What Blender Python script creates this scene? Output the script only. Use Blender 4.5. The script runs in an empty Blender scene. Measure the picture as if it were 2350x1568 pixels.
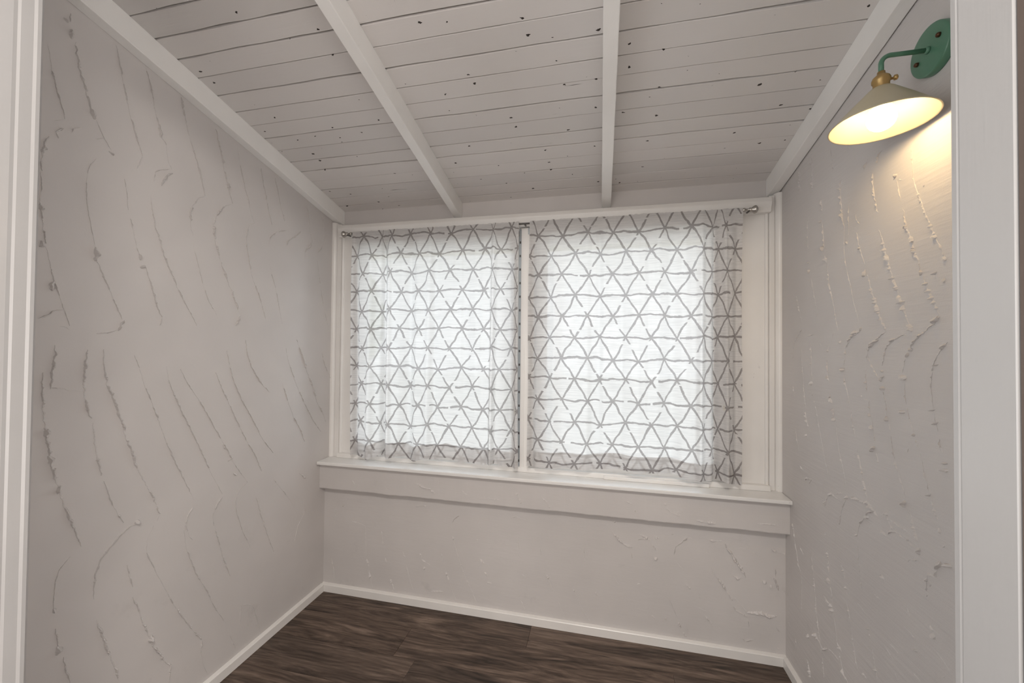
import bpy, bmesh, math, random
from mathutils import Vector, Matrix
random.seed(7)
sc = bpy.context.scene
C = sc.collection

# ------------------------------------------------------------------ camera
F_PX, YAW, PITCH, ROLL, CAM_H = 905.24, 0.2202, 0.0155, 0.0092, 1.4
cy_, sy_ = math.cos(YAW), math.sin(YAW)
cp_, sp_ = math.cos(PITCH), math.sin(PITCH)
cr_, sr_ = math.cos(ROLL), math.sin(ROLL)
_fh = Vector((-sy_, cy_, 0)); _r = Vector((cy_, sy_, 0)); _z = Vector((0, 0, 1))
_fw = _fh*cp_ + _z*sp_; _u = _z*cp_ - _fh*sp_
_R = _r*cr_ + _u*sr_; _U = _u*cr_ - _r*sr_
cam_data = bpy.data.cameras.new('camera')
cam_data.sensor_width = 36.0; cam_data.sensor_fit = 'HORIZONTAL'
cam_data.lens = F_PX/2350*36.0
cam_data.clip_start = 0.02
cam = bpy.data.objects.new('camera', cam_data); C.objects.link(cam)
M = Matrix.Identity(4)
for i in range(3):
    M[i][0] = _R[i]; M[i][1] = _U[i]; M[i][2] = -_fw[i]
M[2][3] = CAM_H
cam.matrix_world = M
sc.camera = cam

def ray(x, y):
    """direction in the room of pixel (x, y) of the 2350x1568 photograph"""
    return _R*((x-1175)/F_PX) - _U*((y-784)/F_PX) + _fw
def on_x(x, y, X):
    r = ray(x, y); return r*(X/r.x) + Vector((0, 0, CAM_H))
def on_y(x, y, Y):
    r = ray(x, y); return r*(Y/r.y) + Vector((0, 0, CAM_H))

# ------------------------------------------------------------------ light
sc.view_settings.view_transform = 'Standard'
sc.view_settings.look = 'None'
sc.view_settings.gamma = 1.0
sc.view_settings.use_curve_mapping = False
sc.view_settings.exposure = 0.68
world = bpy.data.worlds.new('world'); sc.world = world
world.use_nodes = True
bg = world.node_tree.nodes['Background']
bg.inputs['Color'].default_value = (0.89, 0.945, 1.0, 1)
bg.inputs['Strength'].default_value = 2.85
def area_light(name, loc, rot, sx, sy, power, col):
    l = bpy.data.lights.new(name, 'AREA'); l.shape = 'RECTANGLE'; l.size = sx; l.size_y = sy
    l.energy = power; l.color = col
    o = bpy.data.objects.new(name, l); C.objects.link(o); o.location = loc; o.rotation_euler = rot
    return o
# fill lights added behind the camera to brighten the room, no known sources
area_light('hall_fill_back', (-0.25, -2.15, 1.20), (math.radians(90), 0, 0), 3.2, 1.6, 18, (1.0, 0.97, 0.95))
area_light('hall_fill_right', (1.87, -0.85, 1.10), (0, math.radians(90), 0), 1.6, 1.7, 20, (1.0, 0.96, 0.94))
area_light('hall_fill_left', (-2.27, -0.85, 1.10), (0, math.radians(-90), 0), 1.6, 1.7, 20, (0.90, 0.96, 1.0))
area_light('hall_fill_top', (0.05, -0.40, 2.60), (0, 0, 0), 0.35, 0.35, 21, (1.0, 0.94, 0.88))  # added overhead fill, throws shadows below the sill and apron
BULB_STRENGTH = 36.0

# ------------------------------------------------------------------ room numbers (metres)
XL, XR = -1.547, 0.812          # side walls
D = 2.0                         # face of the wall under the window
W = 2.0417                      # face of the window casing
YD = 0.50                       # room side of the doorway wall
SL = 0.235                      # slope of the roof
def z_raf(Y): return 2.1335 + SL*(W-Y)      # underside of the rafters
def z_cei(Y): return 2.2185 + SL*(W-Y)      # underside of the boards

# ------------------------------------------------------------------ material helpers
class NT:
    def __init__(s, name):
        s.m = bpy.data.materials.new(name); s.m.use_nodes = True
        s.t = s.m.node_tree; s.t.nodes.clear()
        s.out = s.t.nodes.new('ShaderNodeOutputMaterial')
    def n(s, typ, ins=None, **kw):
        nd = s.t.nodes.new(typ)
        for k, v in kw.items(): setattr(nd, k, v)
        for k, v in (ins or {}).items():
            sock = nd.inputs[k]
            if hasattr(v, 'is_output'): s.t.links.new(v, sock)
            else: sock.default_value = v
        return nd
    def math(s, op, a, b=0.0, c=None):
        nd = s.n('ShaderNodeMath', operation=op)
        for i, v in enumerate((a, b, c)):
            if v is None: continue
            if hasattr(v, 'is_output'): s.t.links.new(v, nd.inputs[i])
            else: nd.inputs[i].default_value = v
        return nd.outputs[0]
    def noise(s, vec, scale, detail=3, rough=0.55, dist=0.0, out=0):
        nd = s.n('ShaderNodeTexNoise', {'Scale': scale, 'Detail': detail, 'Roughness': rough, 'Distortion': dist})
        if vec is not None: s.t.links.new(vec, nd.inputs['Vector'])
        return nd.outputs[out]
    def ramp(s, fac, stops):
        nd = s.n('ShaderNodeValToRGB', {'Fac': fac}); e = nd.color_ramp.elements
        while len(e) < len(stops): e.new(0.5)
        for i, (p, c) in enumerate(stops):
            e[i].position = p; e[i].color = (*c, 1) if len(c) == 3 else c
        return nd.outputs[0]
    def remap(s, v, a, b, c=0.0, d=1.0):
        return s.n('ShaderNodeMapRange', {'Value': v, 'From Min': a, 'From Max': b, 'To Min': c, 'To Max': d}).outputs[0]
    def mix(s, f, a, b, blend='MIX'):
        nd = s.n('ShaderNodeMix', data_type='RGBA', blend_type=blend)
        for i, v in ((0, f), (6, a), (7, b)):
            if hasattr(v, 'is_output'): s.t.links.new(v, nd.inputs[i])
            else: nd.inputs[i].default_value = v if i == 0 else (*v, 1)
        return nd.outputs[2]
    def pos(s, scale=(1, 1, 1), rot=(0, 0, 0), coord='Object'):
        if coord == 'World': src = s.n('ShaderNodeNewGeometry').outputs['Position']
        else: src = s.n('ShaderNodeTexCoord').outputs[coord]
        return s.n('ShaderNodeMapping', {'Vector': src, 'Scale': scale, 'Rotation': rot}).outputs[0]
    def bump(s, h, strength=0.3, dist=0.002):
        return s.n('ShaderNodeBump', {'Height': h, 'Strength': strength, 'Distance': dist}).outputs[0]
    def pbr(s, color, rough=0.6, normal=None, metal=0.0, spec=0.5, **extra):
        ins = {'Base Color': color if hasattr(color, 'is_output') else (*color, 1), 'Roughness': rough, 'Metallic': metal, 'Specular IOR Level': spec}
        if normal is not None: ins['Normal'] = normal
        ins.update(extra)
        b = s.n('ShaderNodeBsdfPrincipled', ins)
        s.t.links.new(b.outputs[0], s.out.inputs[0])
        return s.m

def mat_plaster(name, col, streak_rot, streak_scale, strength):
    t = NT(name)
    p = t.pos(coord='World')
    big = t.noise(p, 1.6, 3)
    c = t.mix(t.remap(big, 0.35, 0.7), tuple(x*0.93 for x in col), tuple(x*1.05 for x in col))
    scuff = t.remap(t.noise(p, 7, 6, 0.7), 0.60, 0.72, 0, 0.22)
    zz = t.n('ShaderNodeSeparateXYZ', {'Vector': p}).outputs[2]
    scuff = t.math('MULTIPLY', scuff, t.remap(zz, 0.9, 0.05, 0, 1))     # scuffs and grime near the floor
    c = t.mix(scuff, c, tuple(x*0.55 for x in col))
    q = t.pos(streak_scale, streak_rot, 'World')
    h = t.math('ADD', t.math('MULTIPLY', t.noise(q, 22, 4, 0.6), 1.0), t.math('MULTIPLY', t.noise(p, 5, 2), 1.4))
    h = t.math('ADD', h, t.math('MULTIPLY', t.noise(p, 260, 2), 0.12))
    return t.pbr(c, 0.62, t.bump(h, strength, 0.006), spec=0.35)

WALLC = (0.655, 0.622, 0.605)
M_left = mat_plaster('plaster_left', WALLC, (0, 0, 0), (1, 1, 0.8), 0.10)
M_right = mat_plaster('plaster_right', WALLC, (math.radians(24), 0, 0), (1, 0.22, 2.6), 0.30)
M_back = mat_plaster('plaster_back', WALLC, (0, 0, 0), (0.4, 1, 1.8), 0.14)
M_ridge = mat_plaster('plaster_ridge', WALLC, (0, 0, 0), (1, 1, 1), 0.2)

def mat_paint(name, col, rough=0.38, wear=0.25, grain=(1, 1, 1), strength=0.12):
    t = NT(name)
    p = t.pos(coord='World')
    g = t.pos(grain, coord='World')
    c = t.mix(t.remap(t.noise(p, 3.0, 3), 0.35, 0.7), tuple(x*0.95 for x in col), tuple(min(1, x*1.03) for x in col))
    chip = t.math('MULTIPLY', t.remap(t.noise(p, 42, 4, 0.65), 0.70, 0.73), t.remap(t.noise(p, 4.5, 2), 0.50, 0.60))
    c = t.mix(t.math('MULTIPLY', chip, wear), c, (0.10, 0.085, 0.07))
    h = t.math('ADD', t.noise(g, 30, 4), t.math('MULTIPLY', chip, -0.7))
    return t.pbr(c, rough, t.bump(h, strength, 0.004), spec=0.5)
M_trim = mat_paint('paint_trim', (0.86, 0.835, 0.805), 0.30, 0.25)
M_sill = mat_paint('paint_sill', (0.86, 0.845, 0.825), 0.26, 0.8, (1, 3, 1))
M_rafter = mat_paint('paint_rafter', (0.95, 0.935, 0.91), 0.45, 0.25, (8, 0.6, 8), 0.10)
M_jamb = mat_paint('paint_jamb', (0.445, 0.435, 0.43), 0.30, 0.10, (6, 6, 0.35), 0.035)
M_hall = mat_paint('paint_hall', (0.74, 0.71, 0.68), 0.7, 0.0)

def mat_boards():
    t = NT('painted_ceiling_board')
    p = t.pos(coord='World')
    info = t.n('ShaderNodeObjectInfo').outputs['Random']
    col = (0.765, 0.732, 0.712)
    c = t.mix(info, tuple(x*0.93 for x in col), tuple(x*1.05 for x in col))
    c = t.mix(t.remap(t.noise(p, 2.3, 3), 0.4, 0.7, 0, 0.5), c, (0.76, 0.73, 0.70))
    # nail holes and torn knots, stretched along the boards
    q = t.pos((9.0, 14.0, 3.0), coord='World')
    qn = t.n('ShaderNodeVectorMath', {0: q, 1: t.n('ShaderNodeVectorMath', {0: t.noise(t.pos((90, 160, 60), coord='World'), 1.0, 3, out=1), 1: (0.16, 0.16, 0.0)}, operation='MULTIPLY').outputs[0]}, operation='ADD').outputs[0]
    v = t.n('ShaderNodeTexVoronoi', {'Vector': qn, 'Scale': 1.0, 'Randomness': 1.0}, voronoi_dimensions='2D')
    rnd = t.n('ShaderNodeSeparateColor', {'Color': v.outputs['Color']})
    size = t.remap(rnd.outputs[0], 0.48, 1.0, 0.0, 0.060)
    hole = t.math('LESS_THAN', v.outputs['Distance'], size)
    q2 = t.pos((3.0, 60.0, 10.0), coord='World')
    crack = t.math('MULTIPLY', t.remap(t.noise(q2, 1.0, 3), 0.735, 0.75), t.remap(t.noise(p, 6, 2), 0.5, 0.6))
    dark = t.math('MAXIMUM', hole, t.math('MULTIPLY', crack, 0.8))
    c = t.mix(dark, c, (0.035, 0.027, 0.022))
    g = t.pos((1.0, 14.0, 6.0), coord='World')
    h = t.math('ADD', t.noise(g, 6, 4), t.math('MULTIPLY', dark, -1.5))
    return t.pbr(c, 0.55, t.bump(h, 0.12, 0.004), spec=0.4)
M_board = mat_boards()
def mat_plain(name, col, rough=0.5, metal=0.0, vary=0.08, scale=12, strength=0.05, **k):
    t = NT(name)
    p = t.pos()
    c = t.mix(t.noise(p, scale, 3), tuple(x*(1-vary) for x in col), tuple(min(1, x*(1+vary)) for x in col))
    return t.pbr(c, rough, t.bump(t.noise(p, scale*8, 2), strength, 0.001), metal, **k)
M_dark = mat_plain('dark_roof_deck', (0.035, 0.028, 0.022), 0.9)

def mat_floor():
    t = NT('vinyl_wood_plank')
    info = t.n('ShaderNodeObjectInfo').outputs['Random']
    off = t.n('ShaderNodeCombineXYZ', {'X': t.math('MULTIPLY', info, 37.0), 'Y': t.math('MULTIPLY', info, 11.0), 'Z': t.math('MULTIPLY', info, 5.0)}).outputs[0]
    base = t.n('ShaderNodeNewGeometry').outputs['Position']
    vec = t.n('ShaderNodeVectorMath', {0: base, 1: off}, operation='ADD').outputs[0]
    m1 = t.n('ShaderNodeMapping', {'Vector': vec, 'Scale': (1.0, 7.5, 1)}).outputs[0]
    m2 = t.n('ShaderNodeMapping', {'Vector': vec, 'Scale': (6.0, 70.0, 1)}).outputs[0]
    a = t.noise(m1, 1.7, 7, 0.66, 1.6)
    b = t.noise(m2, 1.6, 4, 0.6, 0.4)
    m3 = t.n('ShaderNodeMapping', {'Vector': vec, 'Scale': (1.1, 5.0, 1)}).outputs[0]
    w = t.n('ShaderNodeTexWave', {'Vector': m3, 'Scale': 3.0, 'Distortion': 14.0, 'Detail': 3.0, 'Detail Scale': 1.0}, wave_type='BANDS', bands_direction='Y').outputs['Fac']
    f = t.math('ADD', t.math('MULTIPLY', a, 0.80), t.math('ADD', t.math('MULTIPLY', b, 0.14), t.math('MULTIPLY', w, 0.06)))
    c = t.ramp(f, [(0.36, (0.022, 0.015, 0.011)), (0.46, (0.075, 0.052, 0.040)), (0.55, (0.135, 0.097, 0.076)), (0.66, (0.24, 0.185, 0.150))])
    c = t.mix(0.45, c, t.mix(info, (0.75, 0.72, 0.70), (1.25, 1.15, 1.05)), 'MULTIPLY')
    hole = t.math('MULTIPLY', t.remap(t.noise(m1, 5.5, 2), 0.73, 0.78), 0.75)
    c = t.mix(hole, c, (0.014, 0.010, 0.008))
    return t.pbr(c, t.remap(b, 0.3, 0.7, 0.38, 0.55), t.bump(b, 0.10, 0.001), spec=0.45)
M_floor = mat_floor()

def mat_curtain():
    """sheer white cloth printed with a hand-drawn grey triangle lattice (UV in metres of cloth)"""
    t = NT('printed_curtain_cloth')
    uv = t.n('ShaderNodeTexCoord').outputs['UV']
    wob = t.n('ShaderNodeVectorMath', {0: t.noise(uv, 9.0, 2, out=1), 1: (0.5, 0.5, 0.5)}, operation='SUBTRACT').outputs[0]
    wob = t.n('ShaderNodeVectorMath', {0: wob, 1: (0.026, 0.050, 0)}, operation='MULTIPLY').outputs[0]
    p = t.n('ShaderNodeVectorMath', {0: uv, 1: wob}, operation='ADD').outputs[0]
    s = t.n('ShaderNodeSeparateXYZ', {'Vector': p})
    B, H = 0.128, 0.1038
    u2 = t.math('MULTIPLY', s.outputs[0], 2.0/B)
    vh = t.math('MULTIPLY', s.outputs[1], 1.0/H)
    brush = t.noise(uv, 55.0, 3, 0.6)
    width = t.remap(brush, 0.3, 0.7, 0.0032, 0.0058)
    mask = None
    fam = [(vh, t.math('MULTIPLY', u2, 0.5), H, 0.0),
           (t.math('MULTIPLY', t.math('SUBTRACT', vh, u2), 0.5), vh, 2*H*0.525, 3.0),
           (t.math('MULTIPLY', t.math('ADD', vh, u2), 0.5), vh, 2*H*0.525, 7.0)]
    for coord, along, sp, seed in fam:
        idx = t.math('ROUND', coord)
        d = t.math('MULTIPLY', t.math('ABSOLUTE', t.math('SUBTRACT', coord, idx)), sp)
        ln = t.remap(t.math('SUBTRACT', d, width), 0.0009, -0.0009)
        # the brush lifts off on some strokes
        sg = t.math('FLOOR', along); fr = t.math('FRACT', along)
        wn = t.n('ShaderNodeTexWhiteNoise', {'Vector': t.n('ShaderNodeCombineXYZ', {'X': t.math('ADD', idx, seed), 'Y': sg, 'Z': seed}).outputs[0]}, noise_dimensions='3D')
        cc = t.n('ShaderNodeSeparateColor', {'Color': wn.outputs['Color']})
        pos = t.remap(cc.outputs[1], 0, 1, 0.22, 0.80)
        gap = t.math('MULTIPLY', t.math('GREATER_THAN', wn.outputs['Value'], 0.66), t.math('LESS_THAN', t.math('ABSOLUTE', t.math('SUBTRACT', fr, pos)), t.remap(cc.outputs[2], 0, 1, 0.03, 0.13)))
        ln = t.math('MULTIPLY', ln, t.math('SUBTRACT', 1.0, gap))
        mask = ln if mask is None else t.math('MAXIMUM', mask, ln)
    slub = t.remap(t.noise(t.n('ShaderNodeMapping', {'Vector': uv, 'Scale': (9, 220, 1)}).outputs[0], 1.0, 3, 0.6), 0.40, 0.74)
    mask = t.math('MULTIPLY', mask, t.remap(slub, 0.2, 1.0, 1.0, 0.72))
    base = t.mix(slub, (0.86, 0.845, 0.835), (0.66, 0.65, 0.645))
    stain = t.math('MULTIPLY', t.remap(t.noise(uv, 5.0, 2), 0.70, 0.78), 0.5)
    base = t.mix(stain, base, (0.74, 0.62, 0.40))
    col = t.mix(mask, base, (0.36, 0.335, 0.33))
    weave = t.bump(slub, 0.08, 0.001)
    dif = t.n('ShaderNodeBsdfDiffuse', {'Color': col, 'Normal': weave}).outputs[0]
    trl = t.n('ShaderNodeBsdfTranslucent', {'Color': col, 'Normal': weave}).outputs[0]
    mx = t.n('ShaderNodeMixShader', {0: 0.46, 1: dif, 2: trl}).outputs[0]
    tr = t.n('ShaderNodeBsdfTransparent', {'Color': (1, 1, 1, 1)}).outputs[0]
    hol = t.remap(slub, 0.0, 1.0, 0.045, 0.015)
    fin = t.n('ShaderNodeMixShader', {0: hol, 1: mx, 2: tr}).outputs[0]
    t.t.links.new(fin, t.out.inputs[0])
    return t.m
M_cloth = mat_curtain()

def mat_glass():
    t = NT('window_glass')
    fr = t.n('ShaderNodeFresnel', {'IOR': 1.45}).outputs[0]
    tr = t.n('ShaderNodeBsdfTransparent', {'Color': (0.95, 0.962, 0.965, 1)}).outputs[0]
    gl = t.n('ShaderNodeBsdfGlossy', {'Roughness': 0.03}).outputs[0]
    t.t.links.new(t.n('ShaderNodeMixShader', {0: fr, 1: tr, 2: gl}).outputs[0], t.out.inputs[0])
    return t.m
M_glass = mat_glass()
M_steel = mat_plain('brushed_nickel', (0.50, 0.48, 0.45), 0.30, 1.0)
M_steel_dark = mat_plain('dark_steel', (0.12, 0.115, 0.11), 0.40, 0.9)
M_alu = mat_plain('aluminium_track', (0.42, 0.45, 0.47), 0.40, 0.7)
M_green = mat_plain('green_enamel', (0.10, 0.235, 0.155), 0.32, 0.0, 0.05)
M_brass = mat_plain('aged_brass', (0.45, 0.30, 0.12), 0.38, 0.55, 0.12)
M_shade = mat_plain('sage_cream_enamel', (0.53, 0.47, 0.33), 0.40, 0.0, 0.05)
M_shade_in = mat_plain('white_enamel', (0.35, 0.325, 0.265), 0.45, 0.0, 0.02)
M_bronze = mat_plain('bronze_screw', (0.10, 0.05, 0.025), 0.35, 0.7)
M_white = mat_plain('white_lamp_base', (0.80, 0.74, 0.60), 0.5)
def mat_emit(name, col, st):
    t = NT(name)
    e = t.n('ShaderNodeEmission', {'Color': (*col, 1), 'Strength': st}).outputs[0]
    t.t.links.new(e, t.out.inputs[0]); return t.m
M_bulb = mat_emit('glowing_bulb', (1.0, 0.72, 0.38), BULB_STRENGTH)
M_patio = mat_plain('pale_patio_concrete', (0.56, 0.57, 0.53), 0.9, 0, 0.15, 3)
M_leaf = mat_plain('leaf_green', (0.13, 0.27, 0.06), 0.6, 0, 0.4, 5)
M_bark = mat_plain('bark', (0.12, 0.09, 0.06), 0.9, 0, 0.3, 10)
M_eave = mat_plain('yellowed_eave_paint', (0.72, 0.68, 0.46), 0.6)

# ------------------------------------------------------------------ mesh helpers
def link(name, me, mat, parent=None, kind=None):
    if mat is not None and not me.materials: me.materials.append(mat)
    o = bpy.data.objects.new(name, me); C.objects.link(o)
    if parent is not None: o.parent = parent
    if kind: o['kind'] = kind
    return o
def raw(name, vs, fs, mat, parent=None, kind=None, smooth=False):
    me = bpy.data.meshes.new(name); me.from_pydata([tuple(v) for v in vs], [], fs); me.update()
    if smooth:
        for p in me.polygons: p.use_smooth = True
    return link(name, me, mat, parent, kind)
def bm_obj(name, bm, mat, parent=None, kind=None, smooth=False):
    me = bpy.data.meshes.new(name); bmesh.ops.recalc_face_normals(bm, faces=bm.faces[:])
    bm.to_mesh(me); bm.free()
    if smooth:
        for p in me.polygons: p.use_smooth = True
    return link(name, me, mat, parent, kind)
def hexa(name, pts, mat, parent=None, kind=None, bev=0.0, seg=2):
    """box from 8 corners: bottom four then top four, counter-clockwise"""
    bm = bmesh.new(); v = [bm.verts.new(p) for p in pts]
    for f in ((3, 2, 1, 0), (4, 5, 6, 7), (0, 1, 5, 4), (1, 2, 6, 5), (2, 3, 7, 6), (3, 0, 4, 7)):
        bm.faces.new([v[i] for i in f])
    if bev: bmesh.ops.bevel(bm, geom=bm.edges[:], offset=bev, segments=seg, affect='EDGES', profile=0.5)
    return bm_obj(name, bm, mat, parent, kind)
def box(name, x0, x1, y0, y1, z0, z1, mat, parent=None, kind=None, bev=0.0):
    return hexa(name, [(x0, y0, z0), (x1, y0, z0), (x1, y1, z0), (x0, y1, z0), (x0, y0, z1), (x1, y0, z1), (x1, y1, z1), (x0, y1, z1)], mat, parent, kind, bev)
def prism_x(name, prof, x0, x1, mat, parent=None, kind=None, smooth=False):
    """profile of (y, z) swept along x"""
    n = len(prof)
    vs = [(x0, y, z) for y, z in prof] + [(x1, y, z) for y, z in prof]
    fs = [(i, (i+1) % n, n+(i+1) % n, n+i) for i in range(n)] + [tuple(range(n))[::-1], tuple(range(n, 2*n))]
    bm = bmesh.new(); V = [bm.verts.new(v) for v in vs]
    for f in fs: bm.faces.new([V[i] for i in f])
    return bm_obj(name, bm, mat, parent, kind)
def prism_z(name, prof, z0, z1, mat, parent=None, kind=None):
    n = len(prof)
    bm = bmesh.new(); V = [bm.verts.new((x, y, z0)) for x, y in prof] + [bm.verts.new((x, y, z1)) for x, y in prof]
    for i in range(n): bm.faces.new([V[i], V[(i+1) % n], V[n+(i+1) % n], V[n+i]])
    bm.faces.new(V[:n][::-1]); bm.faces.new(V[n:])
    return bm_obj(name, bm, mat, parent, kind)
def lathe(name, prof, axis_o, axis_d, mat, parent=None, n=40, closed=False):
    """profile of (radius, distance along the axis)"""
    d = Vector(axis_d).normalized(); a = d.orthogonal().normalized(); b = d.cross(a); o = Vector(axis_o)
    bm = bmesh.new(); rings = []
    for r, h in prof:
        if r < 1e-6: rings.append([bm.verts.new(o + d*h)])
        else: rings.append([bm.verts.new(o + d*h + (a*math.cos(2*math.pi*k/n) + b*math.sin(2*math.pi*k/n))*r) for k in range(n)])
    prs = list(zip(rings, rings[1:]))
    if closed: prs.append((rings[-1], rings[0]))
    for A, Bq in prs:
        for k in range(n):
            f = [A[k % len(A)], A[(k+1) % len(A)], Bq[(k+1) % len(Bq)], Bq[k % len(Bq)]]
            q = []
            for v in f:
                if v not in q: q.append(v)
            if len(q) > 2: bm.faces.new(q)
    return bm_obj(name, bm, mat, parent, None, True)
def tube(name, pts, rad, mat, parent=None, n=14):
    bm = bmesh.new(); rings = []
    P = [Vector(p) for p in pts]
    for i, p in enumerate(P):
        d = (P[min(i+1, len(P)-1)] - P[max(i-1, 0)]).normalized()
        a = d.cross(Vector((0.13, 1, 0.21))).normalized(); b = d.cross(a)
        rings.append([bm.verts.new(p + (a*math.cos(2*math.pi*k/n) + b*math.sin(2*math.pi*k/n))*rad) for k in range(n)])
    for A, Bq in zip(rings, rings[1:]):
        for k in range(n): bm.faces.new((A[k], A[(k+1) % n], Bq[(k+1) % n], Bq[k]))
    bm.faces.new(rings[0]); bm.faces.new(rings[-1])
    return bm_obj(name, bm, mat, parent, None, True)
def empty(name, loc=(0, 0, 0), kind=None):
    o = bpy.data.objects.new(name, None); C.objects.link(o); o.location = loc; o.empty_display_size = 0.1
    if kind: o['kind'] = kind
    return o
def tag(o, label, cat, group=None):
    o['label'] = label; o['category'] = cat
    if group: o['group'] = group
    return o
def adopt(child, parent):
    """parent a child whose mesh is in room coordinates"""
    child.parent = parent; child.matrix_parent_inverse = Matrix.Translation(-Vector(parent.location)); return child
def value_noise(seed):
    rnd = random.Random(seed); tab = [rnd.random() for _ in range(512)]
    def f(x):
        i = math.floor(x); t = x-i; t = t*t*(3-2*t)
        return tab[i % 512]*(1-t) + tab[(i+1) % 512]*t
    return f

# ------------------------------------------------------------------ setting: walls
def side_wall(name, x0, x1, mat):
    pts = [(x0, YD), (x1, YD), (x1, 2.16), (x0, 2.16)]
    top = lambda y: z_cei(y) + 0.004
    return hexa(name, [(x, y, 0) for x, y in pts] + [(x, y, top(y)) for x, y in pts], mat, None, 'structure')
wall_left = side_wall('wall_left', XL-0.12, XL, M_left)
wall_right = side_wall('wall_right', XR, XR+0.12, M_right)
for w, l in ((wall_left, 'grey trowelled plaster wall without a lamp'), (wall_right, 'grey trowelled plaster wall that carries the lamp')): w['label'] = l
# back wall: thick below the sill, frieze strip above the window head
bmw = bmesh.new()
def add_box(bm, x0, x1, y0, y1, z0, z1):
    v = [bm.verts.new(p) for p in ((x0, y0, z0), (x1, y0, z0), (x1, y1, z0), (x0, y1, z0), (x0, y0, z1), (x1, y0, z1), (x1, y1, z1), (x0, y1, z1))]
    for f in ((3, 2, 1, 0), (4, 5, 6, 7), (0, 1, 5, 4), (1, 2, 6, 5), (2, 3, 7, 6), (3, 0, 4, 7)): bm.faces.new([v[i] for i in f])
add_box(bmw, XL, XR, D, 2.16, 0, 0.735)
add_box(bmw, XL, XR, 2.085, 2.16, 2.06, 2.30)
wall_back = bm_obj('wall_back', bmw, M_back, None, 'structure')
wall_back['label'] = 'grey plaster wall with the curtained window'
# doorway wall
DL, DR, DH = -0.9785, 0.3545, 2.42
YH = YD-0.14                    # hall side of the doorway wall
bmw = bmesh.new()
add_box(bmw, XL-0.12, DL-0.03, YH, YD, 0, 2.66)
add_box(bmw, DR+0.03, XR+0.12, YH, YD, 0, 2.66)
add_box(bmw, DL-0.03, DR+0.03, YH, YD, DH+0.02, 2.66)
wall_front = bm_obj('wall_front', bmw, M_hall, None, 'structure')
# doorway frame: jambs with a stepped stop, and the head
door = empty('door_1', ((DL+DR)/2, YD-0.06, 0), 'structure')
door['label'] = 'white painted doorway frame around the view'
def jamb(sgn, X):
    # profile (x, y): sgn=+1 right jamb, -1 left jamb
    s = sgn
    prof = [(X+s*0.035, YH-0.01), (X+s*0.016, YH-0.01), (X+s*0.013, YH-0.008), (X+s*0.013, 0.431), (X+s*0.0006, 0.4320), (X, 0.4330),
            (X, 0.4865), (X+s*0.0010, 0.4885), (X+s*0.0004, 0.4905), (X+s*0.0010, 0.497), (X+s*0.004, YD+0.001), (X+s*0.035, YD+0.001)]
    if s > 0: prof = prof[::-1]
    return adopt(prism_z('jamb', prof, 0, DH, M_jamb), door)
jr = jamb(1, DR)
# left jamb: moulded stop with two beads
prof = [(DL-0.035, YH-0.01), (DL-0.016, YH-0.01), (DL-0.014, 0.425), (DL-0.004, 0.428), (DL-0.0015, 0.434), (DL-0.0005, 0.461), (DL-0.0016, 0.4665), (DL-0.0002, 0.470),
        (DL-0.0010, 0.480), (DL-0.0016, 0.4865), (DL, 0.4905), (DL-0.0008, 0.496), (DL-0.006, YD+0.001), (DL-0.035, YD+0.001)]
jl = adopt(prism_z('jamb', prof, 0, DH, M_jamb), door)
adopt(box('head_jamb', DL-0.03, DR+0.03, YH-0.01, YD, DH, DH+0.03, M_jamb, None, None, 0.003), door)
M_brown = mat_plain('dark_brown_strip', (0.13, 0.10, 0.085), 0.5)  # plain dark brown for the strip beside the right jamb
st = adopt(box('door_edge_strip', DR+0.0010, DR+0.0128, YH-0.005, 0.4305, 0, DH-0.001, M_brown, None, None, 0.001), door)
st['label'] = 'dark brown strip at the outer edge of the doorway'
# the room behind the camera, unseen, enclosing the added fill lights
HX0, HX1, HY = -2.3, 1.9, -2.25
box('wall_hall_left', HX0-0.1, HX0, HY, YH, 0, 2.66, M_hall, None, 'structure')
box('wall_hall_right', HX1, HX1+0.1, HY, YH, 0, 2.66, M_hall, None, 'structure')
bmw = bmesh.new(); add_box(bmw, HX0-0.1, HX1+0.1, HY-0.1, HY, 0, 2.66)
bm_obj('wall_hall_back', bmw, M_hall, None, 'structure')
bmw = bmesh.new(); add_box(bmw, HX0, XL-0.12, YH, YD, 0, 2.66); add_box(bmw, XR+0.12, HX1, YH, YD, 0, 2.66)
bm_obj('wall_hall_front', bmw, M_hall, None, 'structure')
box('ceiling_hall', HX0-0.1, HX1+0.1, HY-0.1, YD, 2.66, 2.74, M_hall, None, 'structure')

# ------------------------------------------------------------------ floor of planks
floor = box('floor', HX0-0.1, HX1+0.1, HY-0.1, 2.16, -0.08, -0.004, M_dark, None, 'structure')
floor['label'] = 'dark brown wood-look plank floor'
PW = 0.18
row = 0; y1 = 2.01
starts = {0: -0.33, 1: -0.907, 2: 0.42, 3: -0.55, 4: 0.1, 5: -1.1}
while y1 > YH+0.05:
    y0 = max(y1-PW, YH+0.005)
    joint = starts.get(row, -0.3*row % 1.2)
    cuts = [XL+0.001] + [c for c in (joint-1.22, joint, joint+1.22) if XL+0.05 < c < XR-0.05] + [XR-0.001]
    for a, b in zip(cuts, cuts[1:]):
        box('plank', a+0.0004, b-0.0004, y0+0.0004, min(y1, 1.999)-0.0004, -0.0045, 0.0, M_floor, floor, None, 0.0006)
    y1 = y0; row += 1
    if y1 <= YH+0.006: break
box('plank', HX0, HX1, HY, YH+0.004, -0.0045, 0.0, M_floor, floor)     # the floor goes on behind the doorway

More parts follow.
